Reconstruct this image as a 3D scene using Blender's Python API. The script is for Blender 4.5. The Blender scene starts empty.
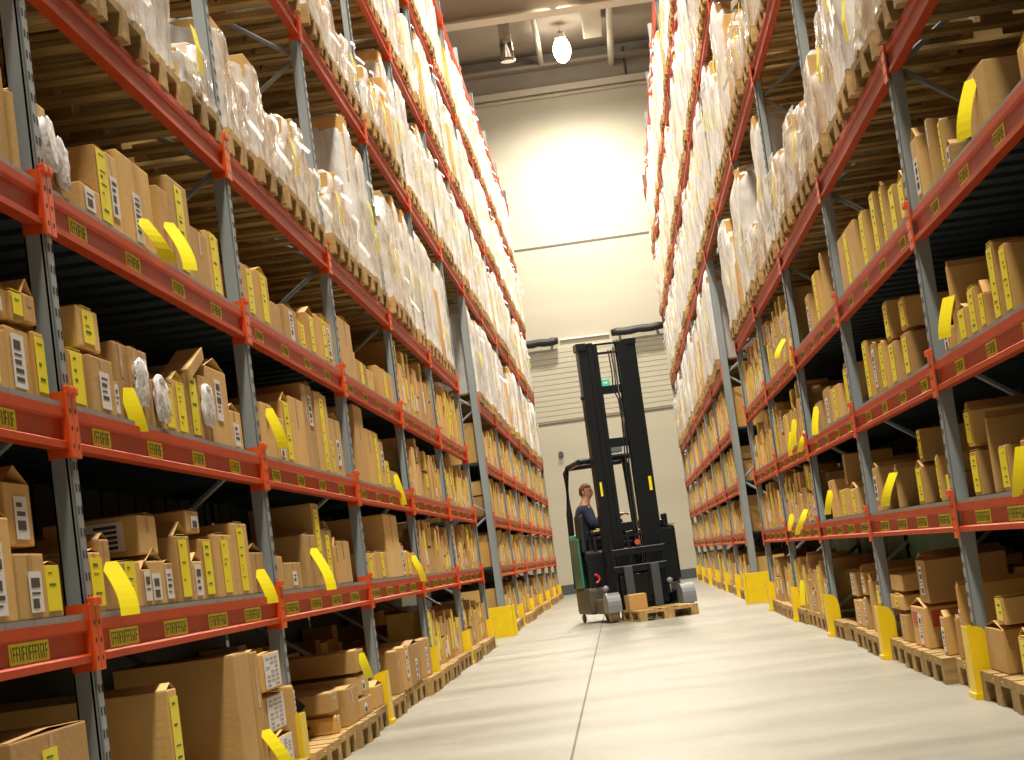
import bpy, bmesh, math, random
from mathutils import Vector, Matrix, noise
rnd = random.Random(7)
C = bpy.context.scene.collection
sc = bpy.context.scene
# ------------------------------------------------------------------ camera (measured from the perspective of the racks)
F = 2000.0; CAMZ = 0.96
YAW, PITCH, ROLL = math.radians(-2.632), math.radians(5.264), math.radians(-7.677)
_f = Vector((math.sin(YAW)*math.cos(PITCH), math.cos(YAW)*math.cos(PITCH), math.sin(PITCH)))
_r = Vector((math.cos(YAW), -math.sin(YAW), 0)); _u = _r.cross(_f)
_c, _s = math.cos(ROLL), math.sin(ROLL)
CR = _c*_r + _s*_u; CU = -_s*_r + _c*_u; CF = _f
cam = bpy.data.cameras.new('camera'); co = bpy.data.objects.new('camera', cam); C.objects.link(co)
cam.sensor_width = 36; cam.lens = F*36/1024; cam.clip_end = 300
M = Matrix((( CR.x, CU.x, -CF.x, 0), (CR.y, CU.y, -CF.y, 0), (CR.z, CU.z, -CF.z, CAMZ), (0, 0, 0, 1)))
co.matrix_world = M; sc.camera = co
def ray(u, v): return CF + (u-512)/F*CR - (v-380)/F*CU
def at_x(u, v, x):
    d = ray(u, v); k = x/d.x; return Vector((x, d.y*k, d.z*k+CAMZ))
def at_y(u, v, y):
    d = ray(u, v); k = y/d.y; return Vector((d.x*k, y, d.z*k+CAMZ))
def at_z(u, v, z):
    d = ray(u, v); k = (z-CAMZ)/d.z; return Vector((d.x*k, d.y*k, z))
def y_on(u, x, z):                       # where on the line (x, *, z) a picture column falls
    a = (u-512)/F; p = Vector((x, 0, z-CAMZ))
    return (a*p.dot(CF) - p.dot(CR)) / (CR.y - a*CF.y)
# ------------------------------------------------------------------ materials
def mat(name, col, rough=0.6, metal=0.0, noise=0.0, nscale=8, bump=0.0, bscale=40, rand=0.0, attr=False, stretch=None, emit=None, alpha=None, spec=None, detail=4):
    m = bpy.data.materials.new(name); m.use_nodes = True; nt = m.node_tree; N = nt.nodes; L = nt.links
    b = N['Principled BSDF']; b.inputs['Roughness'].default_value = rough; b.inputs['Metallic'].default_value = metal
    if spec is not None: b.inputs['Specular IOR Level'].default_value = spec
    base = N.new('ShaderNodeRGB'); base.outputs[0].default_value = (*col, 1); src = base.outputs[0]
    tc = N.new('ShaderNodeTexCoord'); mp = N.new('ShaderNodeMapping'); L.new(tc.outputs['Object'], mp.inputs[0])
    if stretch: mp.inputs['Scale'].default_value = stretch
    if attr:
        at = N.new('ShaderNodeAttribute'); at.attribute_name = 'tint'
        mx = N.new('ShaderNodeMixRGB'); mx.blend_type = 'MULTIPLY'; mx.inputs[0].default_value = 1
        L.new(src, mx.inputs[1]); L.new(at.outputs['Color'], mx.inputs[2]); src = mx.outputs[0]
    if noise:
        n = N.new('ShaderNodeTexNoise'); n.inputs['Scale'].default_value = nscale; n.inputs['Detail'].default_value = detail
        L.new(mp.outputs[0], n.inputs['Vector'])
        r = N.new('ShaderNodeMapRange'); r.inputs['From Min'].default_value = .3; r.inputs['From Max'].default_value = .7
        r.inputs['To Min'].default_value = 1-noise; r.inputs['To Max'].default_value = 1+noise*.6
        L.new(n.outputs['Fac'], r.inputs[0])
        h = N.new('ShaderNodeHueSaturation'); L.new(src, h.inputs['Color']); L.new(r.outputs[0], h.inputs['Value']); src = h.outputs[0]
    if rand:
        oi = N.new('ShaderNodeObjectInfo'); r = N.new('ShaderNodeMapRange')
        r.inputs['To Min'].default_value = 1-rand; r.inputs['To Max'].default_value = 1+rand
        L.new(oi.outputs['Random'], r.inputs[0]); h = N.new('ShaderNodeHueSaturation'); L.new(src, h.inputs['Color']); L.new(r.outputs[0], h.inputs['Value']); src = h.outputs[0]
    L.new(src, b.inputs['Base Color'])
    if bump:
        n = N.new('ShaderNodeTexNoise'); n.inputs['Scale'].default_value = bscale; n.inputs['Detail'].default_value = 3
        L.new(mp.outputs[0], n.inputs['Vector']); bp = N.new('ShaderNodeBump'); bp.inputs['Strength'].default_value = bump
        bp.inputs['Distance'].default_value = .02
        L.new(n.outputs['Fac'], bp.inputs['Height']); L.new(bp.outputs[0], b.inputs['Normal'])
    if emit: b.inputs['Emission Color'].default_value = (*emit[0], 1); b.inputs['Emission Strength'].default_value = emit[1]
    if alpha:
        n = N.new('ShaderNodeTexNoise'); n.inputs['Scale'].default_value = 5; n.inputs['Detail'].default_value = 3; L.new(mp.outputs[0], n.inputs['Vector'])
        r = N.new('ShaderNodeMapRange'); r.inputs['From Min'].default_value = .35; r.inputs['From Max'].default_value = .65
        r.inputs['To Min'].default_value = alpha[0]; r.inputs['To Max'].default_value = alpha[1]
        L.new(n.outputs['Fac'], r.inputs[0]); L.new(r.outputs[0], b.inputs['Alpha'])
    return m
CARD = mat('cardboard', (.60, .375, .13), .75, noise=.10, nscale=5, attr=True, bump=.1)
TAPE = mat('packing_tape', (.48, .30, .14), .25)
YEL = mat('yellow_paper', (.93, .80, .015), .45, noise=.05)
WHITE = mat('white_paper', (.78, .76, .74), .5)
INK = mat('dark_ink', (.05, .05, .05), .6)
GINK = mat('green_ink', (.06, .14, .02), .6)
REDINK = mat('red_ink', (.55, .08, .04), .6)
ORANGE = mat('orange_red_paint', (.52, .055, .010), .42, spec=.2, noise=.12, nscale=3, bump=.05, bscale=60)
ORANGE2 = mat('bright_orange_paint', (.78, .095, .015), .3, noise=.08)
STEEL = mat('blue_grey_galvanised_steel', (.31, .35, .365), .4, metal=.1, noise=.15, nscale=6, stretch=(1, 1, .15))
HOLE = mat('dark_hole', (.02, .02, .025), .9)
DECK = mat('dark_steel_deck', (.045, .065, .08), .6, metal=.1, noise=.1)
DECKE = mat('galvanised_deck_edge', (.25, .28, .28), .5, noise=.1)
SHADEP = mat('rear_shade', (.018, .024, .03), .7)  # near-black colour standing in for the shade behind the shelves
WOOD = mat('pallet_wood', (.44, .285, .10), .8, noise=.36, nscale=4, stretch=(1, 6, 6), bump=.2, rand=.22)
GUARD = mat('yellow_guard_paint', (.90, .64, .005), .4, noise=.08)
FILM = mat('stretch_film', (.88, .885, .88), .13, bump=1.0, bscale=13, alpha=(.22, .86), stretch=(1, 1, .5))
FILMW = mat('white_film', (.88, .885, .885), .2, bump=1.0, bscale=12, alpha=(.6, 1.0), stretch=(1, 1, .4))
BAG = mat('white_plastic_bag', (.76, .74, .76), .3, bump=.6, bscale=18, noise=.1)
CONC = bpy.data.materials.new('polished_concrete')
def mk_floor():
    m = CONC; m.use_nodes = True; N = m.node_tree.nodes; L = m.node_tree.links; b = N['Principled BSDF']
    tc = N.new('ShaderNodeTexCoord'); mp = N.new('ShaderNodeMapping'); mp.inputs['Scale'].default_value = (.5, 1.6, 1); L.new(tc.outputs['Object'], mp.inputs[0])
    n1 = N.new('ShaderNodeTexNoise'); n1.inputs['Scale'].default_value = .9; n1.inputs['Detail'].default_value = 5; L.new(mp.outputs[0], n1.inputs[0])
    n2 = N.new('ShaderNodeTexNoise'); n2.inputs['Scale'].default_value = 9; n2.inputs['Detail'].default_value = 4; L.new(tc.outputs['Object'], n2.inputs[0])
    cr = N.new('ShaderNodeValToRGB'); cr.color_ramp.elements[0].position = .3; cr.color_ramp.elements[0].color = (.245, .24, .205, 1)
    cr.color_ramp.elements[1].position = .68; cr.color_ramp.elements[1].color = (.325, .315, .27, 1); L.new(n1.outputs['Fac'], cr.inputs[0])
    mx = N.new('ShaderNodeMixRGB'); mx.blend_type = 'OVERLAY'; mx.inputs[0].default_value = .15; L.new(cr.outputs[0], mx.inputs[1]); L.new(n2.outputs['Fac'], mx.inputs[2])
    L.new(mx.outputs[0], b.inputs['Base Color'])
    r = N.new('ShaderNodeMapRange'); r.inputs['To Min'].default_value = .25; r.inputs['To Max'].default_value = .5; L.new(n1.outputs['Fac'], r.inputs[0]); L.new(r.outputs[0], b.inputs['Roughness'])
    bp = N.new('ShaderNodeBump'); bp.inputs['Strength'].default_value = .06; L.new(n2.outputs['Fac'], bp.inputs['Height']); L.new(bp.outputs[0], b.inputs['Normal'])
mk_floor()
WALL = mat('cream_wall_panel', (.61, .575, .465), .55, noise=.05, nscale=.7, stretch=(.3, 1, 2.5), spec=.3)
WALLU = mat('grey_brown_upper_wall', (.30, .26, .21), .8, noise=.08, nscale=1)
CEIL = mat('grey_brown_ceiling', (.34, .28, .22), .8, noise=.1, nscale=.8)
PALE = mat('pale_ceiling_paint', (.60, .53, .42), .6)
BAND = mat('dark_grey_band', (.09, .10, .11), .5)
JOINT = mat('dark_joint', (.17, .15, .13), .8)
CHROME = mat('bright_metal', (.75, .75, .75), .15, metal=1)
RUBBER = mat('black_rubber', (.02, .02, .022), .5)
BLACK = mat('black_truck_paint', (.006, .009, .012), .4, spec=.35)
DGREY = mat('dark_grey_cast_iron', (.085, .075, .055), .5, noise=.2, nscale=6)
GREEN = mat('green_truck_paint', (.05, .21, .15), .4)
LGREY = mat('light_grey_plastic', (.22, .24, .27), .4)
SEATM = mat('black_vinyl', (.02, .022, .026), .45)
GLOW = mat('lamp_glow', (1, 1, 1), .5, emit=((1, .93, .78), 30))
SKIN = mat('skin', (.62, .30, .20), .5)
HAIR = mat('reddish_hair', (.17, .06, .02), .7, bump=.5, bscale=60)
NAVY = mat('navy_cloth', (.018, .028, .06), .85, bump=.3, bscale=40)
TARP = mat('green_tarpaulin', (.02, .13, .06), .5, bump=.5, bscale=5)
SIGNG = mat('green_sign', (.01, .33, .19), .4, emit=((.05, .9, .5), .25))
# ------------------------------------------------------------------ mesh helpers
class MB:
    def __init__(s): s.v = []; s.f = []; s.m = []; s.t = []
    def box(s, x0, x1, y0, y1, z0, z1, mi=0, tint=1.0, R=None, skip=()):
        k = len(s.v)
        P = [(x0,y0,z0),(x1,y0,z0),(x1,y1,z0),(x0,y1,z0),(x0,y0,z1),(x1,y0,z1),(x1,y1,z1),(x0,y1,z1)]
        if R is not None: P = [tuple(R @ Vector(p)) for p in P]
        s.v += P
        for i, q in enumerate(((0,3,2,1),(4,5,6,7),(0,1,5,4),(1,2,6,5),(2,3,7,6),(3,0,4,7))):
            if i in skip: continue
            s.f.append(tuple(k+j for j in q)); s.m.append(mi); s.t.append(tint)
        return s
    def bbox(s, x0, x1, y0, y1, z0, z1, bv=.01, mi=0, tint=1.0, R=None):   # box with chamfered edges
        bm = bmesh.new(); bmesh.ops.create_cube(bm, size=1)
        for v in bm.verts: v.co = Vector(((x0+x1)/2+v.co.x*(x1-x0), (y0+y1)/2+v.co.y*(y1-y0), (z0+z1)/2+v.co.z*(z1-z0)))
        bmesh.ops.bevel(bm, geom=bm.edges[:], offset=min(bv, .45*min(abs(x1-x0), abs(y1-y0), abs(z1-z0))), segments=2, profile=.6, affect='EDGES')
        s.add(bm, mi, tint, R); bm.free(); return s
    def add(s, bm, mi=0, tint=1.0, R=None):
        k = len(s.v); bm.verts.index_update()
        s.v += [tuple(R @ v.co) if R is not None else tuple(v.co) for v in bm.verts]
        for f in bm.faces: s.f.append(tuple(k+v.index for v in f.verts)); s.m.append(mi); s.t.append(tint)
    def quad(s, a, b, c, d, mi=0, tint=1.0):
        k = len(s.v); s.v += [tuple(a), tuple(b), tuple(c), tuple(d)]; s.f.append((k, k+1, k+2, k+3)); s.m.append(mi); s.t.append(tint)
    def tube(s, pts, r, n=8, mi=0, tint=1.0, caps=True):
        pts = [Vector(p) for p in pts]; rs = r if isinstance(r, (list, tuple)) else [r]*len(pts); k0 = len(s.v)
        for i, p in enumerate(pts):
            d = (pts[min(i+1, len(pts)-1)] - pts[max(i-1, 0)]).normalized()
            a = d.cross(Vector((0, 0, 1)));  a = a if a.length > .05 else d.cross(Vector((1, 0, 0)))
            a.normalize(); b = d.cross(a)
            for j in range(n):
                t = 2*math.pi*(j+.5)/n; s.v.append(tuple(p + rs[i]*(math.cos(t)*a + math.sin(t)*b)))
        for i in range(len(pts)-1):
            for j in range(n):
                s.f.append((k0+i*n+j, k0+i*n+(j+1) % n, k0+(i+1)*n+(j+1) % n, k0+(i+1)*n+j)); s.m.append(mi); s.t.append(tint)
        if caps:
            s.f.append(tuple(k0+j for j in range(n))[::-1]); s.m.append(mi); s.t.append(tint)
            s.f.append(tuple(k0+(len(pts)-1)*n+j for j in range(n))); s.m.append(mi); s.t.append(tint)
        return s
    def extrude_y(s, prof, y0, y1, mi=0):      # closed profile in (x, z)
        n = len(prof); k = len(s.v)
        s.v += [(x, y0, z) for x, z in prof] + [(x, y1, z) for x, z in prof]
        for j in range(n): s.f.append((k+j, k+(j+1) % n, k+n+(j+1) % n, k+n+j)); s.m.append(mi); s.t.append(1)
        s.f.append(tuple(range(k, k+n))[::-1]); s.m.append(mi); s.t.append(1)
        s.f.append(tuple(range(k+n, k+2*n))); s.m.append(mi); s.t.append(1)
        return s
    def ribbon(s, pts, w, th=.002, mi=0):      # a strip of paper: pts along its middle, w = half-width vector
        w = Vector(w); pts = [Vector(p) for p in pts]
        for a, b in zip(pts[:-1], pts[1:]):
            n = (b-a).cross(w).normalized()*th
            k = len(s.v)
            for q in (a-w, a+w, b+w, b-w): s.v.append(tuple(q+n))
            for q in (a-w, a+w, b+w, b-w): s.v.append(tuple(q-n))
            for q in ((0,1,2,3),(7,6,5,4),(0,4,5,1),(2,6,7,3),(1,5,6,2),(0,3,7,4)): s.f.append(tuple(k+j for j in q)); s.m.append(mi); s.t.append(1)
        return s
    def mesh(s, name, mats, smooth=False):
        me = bpy.data.meshes.new(name); me.from_pydata(s.v, [], s.f)
        for m in mats: me.materials.append(m)
        me.polygons.foreach_set('material_index', s.m)
        if any(t != 1.0 for t in s.t) or CARD in mats:
            ca = me.color_attributes.new('tint', 'FLOAT_COLOR', 'CORNER'); buf = []
            for p, t in zip(me.polygons, s.t):
                c = (t, t, t, 1) if not isinstance(t, tuple) else (*t, 1)
                buf += list(c)*p.loop_total
            ca.data.foreach_set('color', buf)
        if smooth:
            me.polygons.foreach_set('use_smooth', [True]*len(me.polygons))
        me.update(); return me
    def build(s, name, mats, parent=None, smooth=False):
        if not isinstance(mats, (list, tuple)): mats = [mats]
        o = bpy.data.objects.new(name, s.mesh(name, mats, smooth)); C.objects.link(o)
        if parent: o.parent = parent
        return o
def inst(name, me, parent=None, loc=(0, 0, 0), rz=0, sx=1):
    o = bpy.data.objects.new(name, me); C.objects.link(o); o.location = loc; o.rotation_euler = (0, 0, rz); o.parent = parent
    if sx != 1: o.scale = (sx, 1, 1)
    return o
def empty(name, loc=(0, 0, 0), rz=0):
    o = bpy.data.objects.new(name, None); C.objects.link(o); o.location = loc; o.rotation_euler = (0, 0, rz); o.empty_display_size = .1; return o
def tag(o, label=None, cat=None, group=None, kind=None):
    if label: o['label'] = label
    if cat: o['category'] = cat
    if group: o['group'] = group
    if kind: o['kind'] = kind
    return o
def copy_tree(o, parent=None):
    c = o.copy(); C.objects.link(c); c.parent = parent
    for ch in list(o.children): copy_tree(ch, c)
    return c
ORD = ['first', 'second', 'third', 'fourth', 'fifth', 'sixth', 'seventh', 'eighth', 'ninth', 'tenth', 'eleventh', 'twelfth', 'thirteenth', 'fourteenth',
       'fifteenth', 'sixteenth', 'seventeenth', 'eighteenth', 'nineteenth', 'twentieth'] + ['%dst' % n if n % 10 == 1 else '%dnd' % n if n % 10 == 2 else '%drd' % n if n % 10 == 3 else '%dth' % n for n in range(21, 60)]
# ------------------------------------------------------------------ layout
XL, XR = -1.827, 1.674                       # faces of the left and right racks
BAY = 3.6
LV = [0, .90, 1.614, 2.379, 3.254, 4.937, 6.589, 8.20, 9.80]      # floor and beam levels
YL = [6.653 + BAY*k for k in range(-1, 6)]   # near block uprights, left (index 1 = first in view)
YR = [10.192 + BAY*k for k in range(-2, 5)]
YM = [28.1 + 3.585*k for k in range(7)]      # far blocks
YS = [28.25 + 3.66*k for k in range(7)]
WY = 54.0
D = 1.1                                       # rack depth
side = {'L': (XL, -1, YL, YM), 'R': (XR, 1, YR, YS)}
# ------------------------------------------------------------------ room
def struct(mb, name, m, **k): return tag(mb.build(name, m, **k), kind='structure')
struct(MB().box(-14, 14, -4, WY+.3, -.2, 0), 'floor', CONC)
a, b = at_z(572, 757, .0), at_z(603, 620, 0)
d = (b-a).normalized(); a0, b0 = a-d*6, b+d*18
w = Vector((.007, 0, 0)); jt = MB(); jt.quad(a0-w+Vector((0,0,.0015)), a0+w+Vector((0,0,.0015)), b0+w+Vector((0,0,.0015)), b0-w+Vector((0,0,.0015)))
struct(jt, 'trim_1', JOINT)
wl = MB(); wl.box(-14, 14, WY, WY+.3, 0, 13.65); struct(wl, 'wall_back', WALL)
struct(MB().box(-14, 14, WY-.02, WY+.3, 13.78, 15.4), 'wall_back_upper', WALLU)
struct(MB().box(-14, 14, WY-.14, WY-.001, 13.62, 13.80).box(-14, 14, WY-.10, WY-.001, 13.5, 13.56), 'trim_2', PALE)
struct(MB().box(-14, 14, WY-.012, WY+.001, 9.40, 9.455), 'trim_3', JOINT)
struct(MB().box(-14, 14, WY-.012, WY+.001, 4.58, 4.63), 'trim_4', JOINT)
rb = MB()
for i in range(14):
    z0 = 4.68+i*.14; rb.box(-3.2, 3.0, WY-.022, WY+.001, z0, z0+.125)
struct(rb, 'trim_5', WALL)
struct(MB().bbox(-14, 14, WY-.05, WY, 0.002, .26, .01), 'baseboard_back', BAND)
for sx, nm in ((-1, 'left'), (1, 'right')):
    struct(MB().box(sx*14, sx*14.3, -4, WY+.3, 0, 15.4), 'wall_'+nm, WALLU)
struct(MB().box(-14, 14, -4.3, -4, 0, 15.4), 'wall_front', WALLU)
cl = MB(); cl.box(-14, 14, -4.3, WY+.3, 14.72, 15.4)
struct(cl, 'ceiling', CEIL)
# girder across the hall and long members under the ceiling
gz = at_y(500, 17, 45.0).z
g = MB(); g.box(-14, 14, 45.0, 45.6, gz, gz+.06).box(-14, 14, 45.27, 45.33, gz+.06, 14.66).box(-14, 14, 45.0, 45.6, 14.66, 14.719)
tag(g.build('ceiling_girder', PALE), 'pale steel girder crossing the hall under the ceiling in front of the end wall', 'girder')
tag(MB().box(-14, 14, WY-.5, WY-.021, 14.28, 14.36).build('ceiling_purlin', CEIL), 'grey brown purlin running along the top of the end wall', 'purlin')
def pipe(u, v, r, y0, name, label, cat, m=PALE):
    p = at_y(u, v, WY-.6); q = (p.x, p.z)
    o = MB().tube([(q[0], y0, q[1]), (q[0], WY-.03, q[1])], r, 12).build(name, m, smooth=False)
    for (yy) in (y0+1.2, WY-2.5):
        MB().box(q[0]-.015, q[0]+.015, yy-.02, yy+.02, q[1]+r*.8, 14.72).build('hanger', m, o)
    return tag(o, label, cat)
pipe(541, 62, .075, 46.5, 'ceiling_pipe', 'pale pipe under the ceiling between the silver tube and the lamp', 'pipe')
pipe(611, 58, .09, 46.5, 'ceiling_pipe', 'pale pipe under the ceiling right of the boxy duct', 'pipe')
p = at_y(593, 38, 51)
o = MB().bbox(p.x-.24, p.x+.24, 46.2, 51, p.z, p.z+.5, .02).build('ceiling_duct', PALE)
MB().box(p.x-.2, p.x+.2, 51.0, 51.03, p.z+.05, p.z+.45).build('end_plate', CEIL, o)
MB().box(p.x-.02, p.x+.02, 50, 50.04, p.z+.5, 14.72).build('hanger', PALE, o)
tag(o, 'boxy pale duct under the ceiling right of the glowing lamp', 'duct')
p = at_y(508, 60, 49); q = at_y(502, 20, 49)
o = MB().tube([(p.x, 49, p.z), (p.x, 49, p.z+1.0)], [.17, .15], 20).build('tube_lamp', CHROME, smooth=True)
MB().tube([(p.x, 49, p.z-.04), (p.x, 49, p.z+.005)], [.19, .19], 20).build('rim', CHROME, o)
MB().tube([(p.x, 49, p.z+1.0), (p.x, 49, 14.72)], .03, 8).build('hanger', PALE, o)
tag(o, 'silver cylindrical lamp hanging unlit from the ceiling left of the bright lamp', 'lamp')
# conduit line on the right of the end wall top
p = at_y(626, 75, WY-.05); q = at_y(623, 45, WY-.05)
tag(MB().tube([(p.x, WY-.06, p.z-.05), (p.x, WY-.06, 14.6)], .03, 6).build('conduit', BAND), 'thin dark conduit on the upper end wall below the pale duct', 'conduit')
# black bars on the wall
def bar(u0, v0, u1, v1, label):
    a, b = at_y(u0, v0, WY-.2), at_y(u1, v1, WY-.2)
    pts = [a.lerp(b, t/8) + Vector((0, 0, .012*math.sin(t*1.9))) for t in range(9)]
    o = MB().tube(pts, [.09, .11, .105, .11, .10, .11, .105, .11, .09], 12).build('foam_bar', RUBBER, smooth=True)
    for t in (.15, .85):
        m = a.lerp(b, t); MB().box(m.x-.03, m.x+.03, m.y, WY, m.z-.02, m.z+.02).build('bracket', BAND, o)
    tag(o, label, 'bar', 'black foam bars on the end wall')
bar(518, 346, 558, 341, 'thick black foam bar on the end wall left of the lift mast')
bar(611, 333, 664, 325, 'thick black foam bar on the end wall right of the lift mast')
a, b = at_y(560, 340, WY-.03), at_y(609, 334, WY-.03)
tag(MB().tube([a, b], .025, 6).build('wall_cable', WHITE), 'thin white cable on the end wall between the two black bars', 'cable')
p = at_y(561, 454, WY-.04)
o = MB().tube([(p.x, WY-.08, p.z), (p.x, WY-.001, p.z)], .07, 12).build('wall_button', BAND)
tag(o, 'small dark round fitting on the pale end wall left of the truck', 'fitting')
p = at_y(603, 383, WY-.1)
o = MB().bbox(p.x-.17, p.x+.17, WY-.09, WY-.001, p.z-.09, p.z+.09, .01).build('exit_sign', SIGNG)
# running figure and arrow on the sign
s = MB(); yy = WY-.093
s.box(p.x-.12, p.x-.09, yy, yy+.002, p.z+.03, p.z+.06).box(p.x-.13, p.x-.06, yy, yy+.002, p.z-.03, p.z+.02).box(p.x-.15, p.x-.12, yy, yy+.002, p.z-.06, p.z-.03).box(p.x-.07, p.x-.04, yy, yy+.002, p.z-.06, p.z-.02)
s.box(p.x, p.x+.08, yy, yy+.002, p.z-.015, p.z+.015); k = len(s.v)
s.v += [(p.x+.08, yy, p.z-.045), (p.x+.13, yy, p.z), (p.x+.08, yy, p.z+.045)]; s.f.append((k, k+1, k+2)); s.m.append(0); s.t.append(1)
s.build('pictogram', WHITE, o)
tag(o, 'small green exit sign on the end wall seen between the mast rails', 'sign')
# ------------------------------------------------------------------ lamps
LP = at_y(562, 50, 51.0)
def lamp(y, label):
    t = empty('high_bay_lamp', (LP.x, y, LP.z))
    bm = bmesh.new(); bmesh.ops.create_uvsphere(bm, u_segments=20, v_segments=12, radius=1)
    for v in bm.verts: v.co = Vector((v.co.x*.23, v.co.y*.23, v.co.z*.34))
    m = MB(); m.add(bm); bm.free(); m.build('bulb', GLOW, t, smooth=True)
    MB().tube([(0, 0, .30), (0, 0, .42), (0, 0, .50)], [.17, .15, .05], 16).build('socket', CHROME, t)
    MB().tube([(0, 0, .5), (0, 0, .86)], .025, 8).build('rod', CHROME, t)
    MB().tube([(0, 0, .86), (0, 0, .98), (0, 0, 1.06)], [.22, .22, .10], 16).build('ballast_cap', mat('cap_glare', (1, .95, .85), .4, emit=((1, .9, .7), 4)) if 'cap_glare' not in bpy.data.materials else bpy.data.materials['cap_glare'], t)  # lamp glare on the cap put in as emission
    MB().tube([(0, 0, 1.06), (0, 0, 14.72-LP.z)], .02, 8).build('hanger', PALE, t)
    return tag(t, label, 'lamp')
lamp(51.0, 'glowing white lamp hanging from the ceiling before the end wall')
def spot(x, y, z, e, ang=150, blend=.8, col=(1, .915, .765), size=.35, tgt=None):
    l = bpy.data.lights.new('lamp_light', 'SPOT'); l.energy = e; l.spot_size = math.radians(ang); l.spot_blend = blend; l.color = col; l.shadow_soft_size = size
    o = bpy.data.objects.new('lamp_light', l); C.objects.link(o); o.location = (x, y, z)
    if tgt: o.rotation_euler = (Vector(tgt)-Vector((x, y, z))).to_track_quat('-Z', 'Y').to_euler()
    return o
SP = [.5, 6.5, 13, 19.5, 26, 32.5, 39, 45]
for y in SP: spot(.0, y, 13.4, 2800 if y < 3 else 3900, 150, .9, size=.5)
spot(LP.x, 50.9, LP.z-.45, 3900, 170, 1.0, size=.25)
# ------------------------------------------------------------------ rack steel
def upright_mesh(h, wide=.12, dep=.07, both=True):
    m = MB(); hw = wide/2
    for xf in ((.02, .02-dep), (-D+dep, -D)):
        x1, x0 = xf
        # omega shaped post: web, two flanks, two lips
        m.box(x1-.006, x1, -hw*.5, hw*.5, 0, h)
        for s in (-1, 1):
            a, b = sorted((s*hw*.5, s*hw)); m.box(x1-.014, x1-.008, a, b, 0, h)
            a, b = sorted((s*(hw-.006), s*hw)); m.box(x0, x1-.008, a, b, 0, h)
            a, b = sorted((s*hw*.35, s*hw)); m.box(x0, x0+.006, a, b, 0, h)
        m.box(x0, x1, -hw-.02, hw+.02, .0, .012)
    return m
def holes(h, wide, dep):
    m = upright_mesh(h, wide, dep); n = int(min(h, 7)/.075)
    for i in range(n):
        z = .35+i*.075
        for y in (-.018, .018):
            m.box(.016, .0212, y-.007, y+.007, z, z+.028, 1)
    return m
def brace_mesh(h):
    m = MB(); z = .25; s = 1
    xa, xb = -.06, -D+.06
    while z+.7 < h:
        a, b = (xa, xb) if s > 0 else (xb, xa)
        m.tube([(a, 0, z), (b, 0, z+.7)], .017, 6); z += .75; s = -s
    for z in (.2, h/2, h-.2): m.tube([(xa, 0, z), (xb, 0, z)], .017, 6)
    return m
H_UP = 10.3
UPM = upright_mesh(H_UP).mesh('upright', [STEEL]); HOM = holes(H_UP, .12, .07).mesh('upright', [STEEL, HOLE]); BRM = brace_mesh(H_UP).mesh('brace', [STEEL])
UPW = upright_mesh(H_UP, .13, .10).mesh('upright', [STEEL]); HOW = holes(H_UP, .13, .10).mesh('upright', [STEEL, HOLE])
def beam_mesh(L, h=.14):
    hz = h/2
    prof = [(.022, hz), (.022, hz-.032), (.004, hz-.040), (.004, -hz+.034), (.022, -hz+.024), (.022, -hz), (-.028, -hz), (-.028, hz)]
    return MB().extrude_y(prof, -L/2, L/2)
def conn_mesh():
    m = MB(); m.bbox(.0225, .033, -.032, .028, -.10, .125, .004); m.box(-.05, .0225, -.034, -.030, -.10, .125)
    for z in (-.06, .0, .06): m.box(.031, .0342, -.006, .006, z-.008, z+.008, 1)
    m.bbox(.02, .045, -.026, .024, .115, .145, .006)
    return m
CONM = conn_mesh().mesh('connector', [ORANGE2, HOLE]); 
c2 = conn_mesh(); c2.v = [(x, -y, z) for x, y, z in c2.v]; c2.f = [f[::-1] for f in c2.f]; CONM2 = c2.mesh('connector', [ORANGE2, HOLE])
def label_mesh(hw):
    m = MB(); m.box(.004, .0065, -hw, hw, -.034, .030)
    r2 = random.Random(3)
    for z0, z1, st in ((-.024, .020, 1), ):
        y = -hw+.015
        while y < hw-.03:
            wd = r2.choice((.004, .008, .018))
            if wd > .01:     # blocky characters
                m.box(.006, .0078, y, y+.004, z0, z1, 1); m.box(.006, .0078, y+.004, y+wd, z1-.006, z1, 1)
                if r2.random() < .6: m.box(.006, .0078, y+.004, y+wd, (z0+z1)/2-.003, (z0+z1)/2+.003, 1)
                if r2.random() < .5: m.box(.006, .0078, y+wd-.004, y+wd, z0, (z0+z1)/2, 1)
            else: m.box(.006, .0078, y, y+wd, z0, z1, 1)
            y += wd+r2.choice((.008, .012, .016))
    return m
LABM = label_mesh(.2).mesh('location_label', [YEL, GINK])
LABS = label_mesh(.12).mesh('location_label', [YEL, GINK])
_beams = {}
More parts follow.
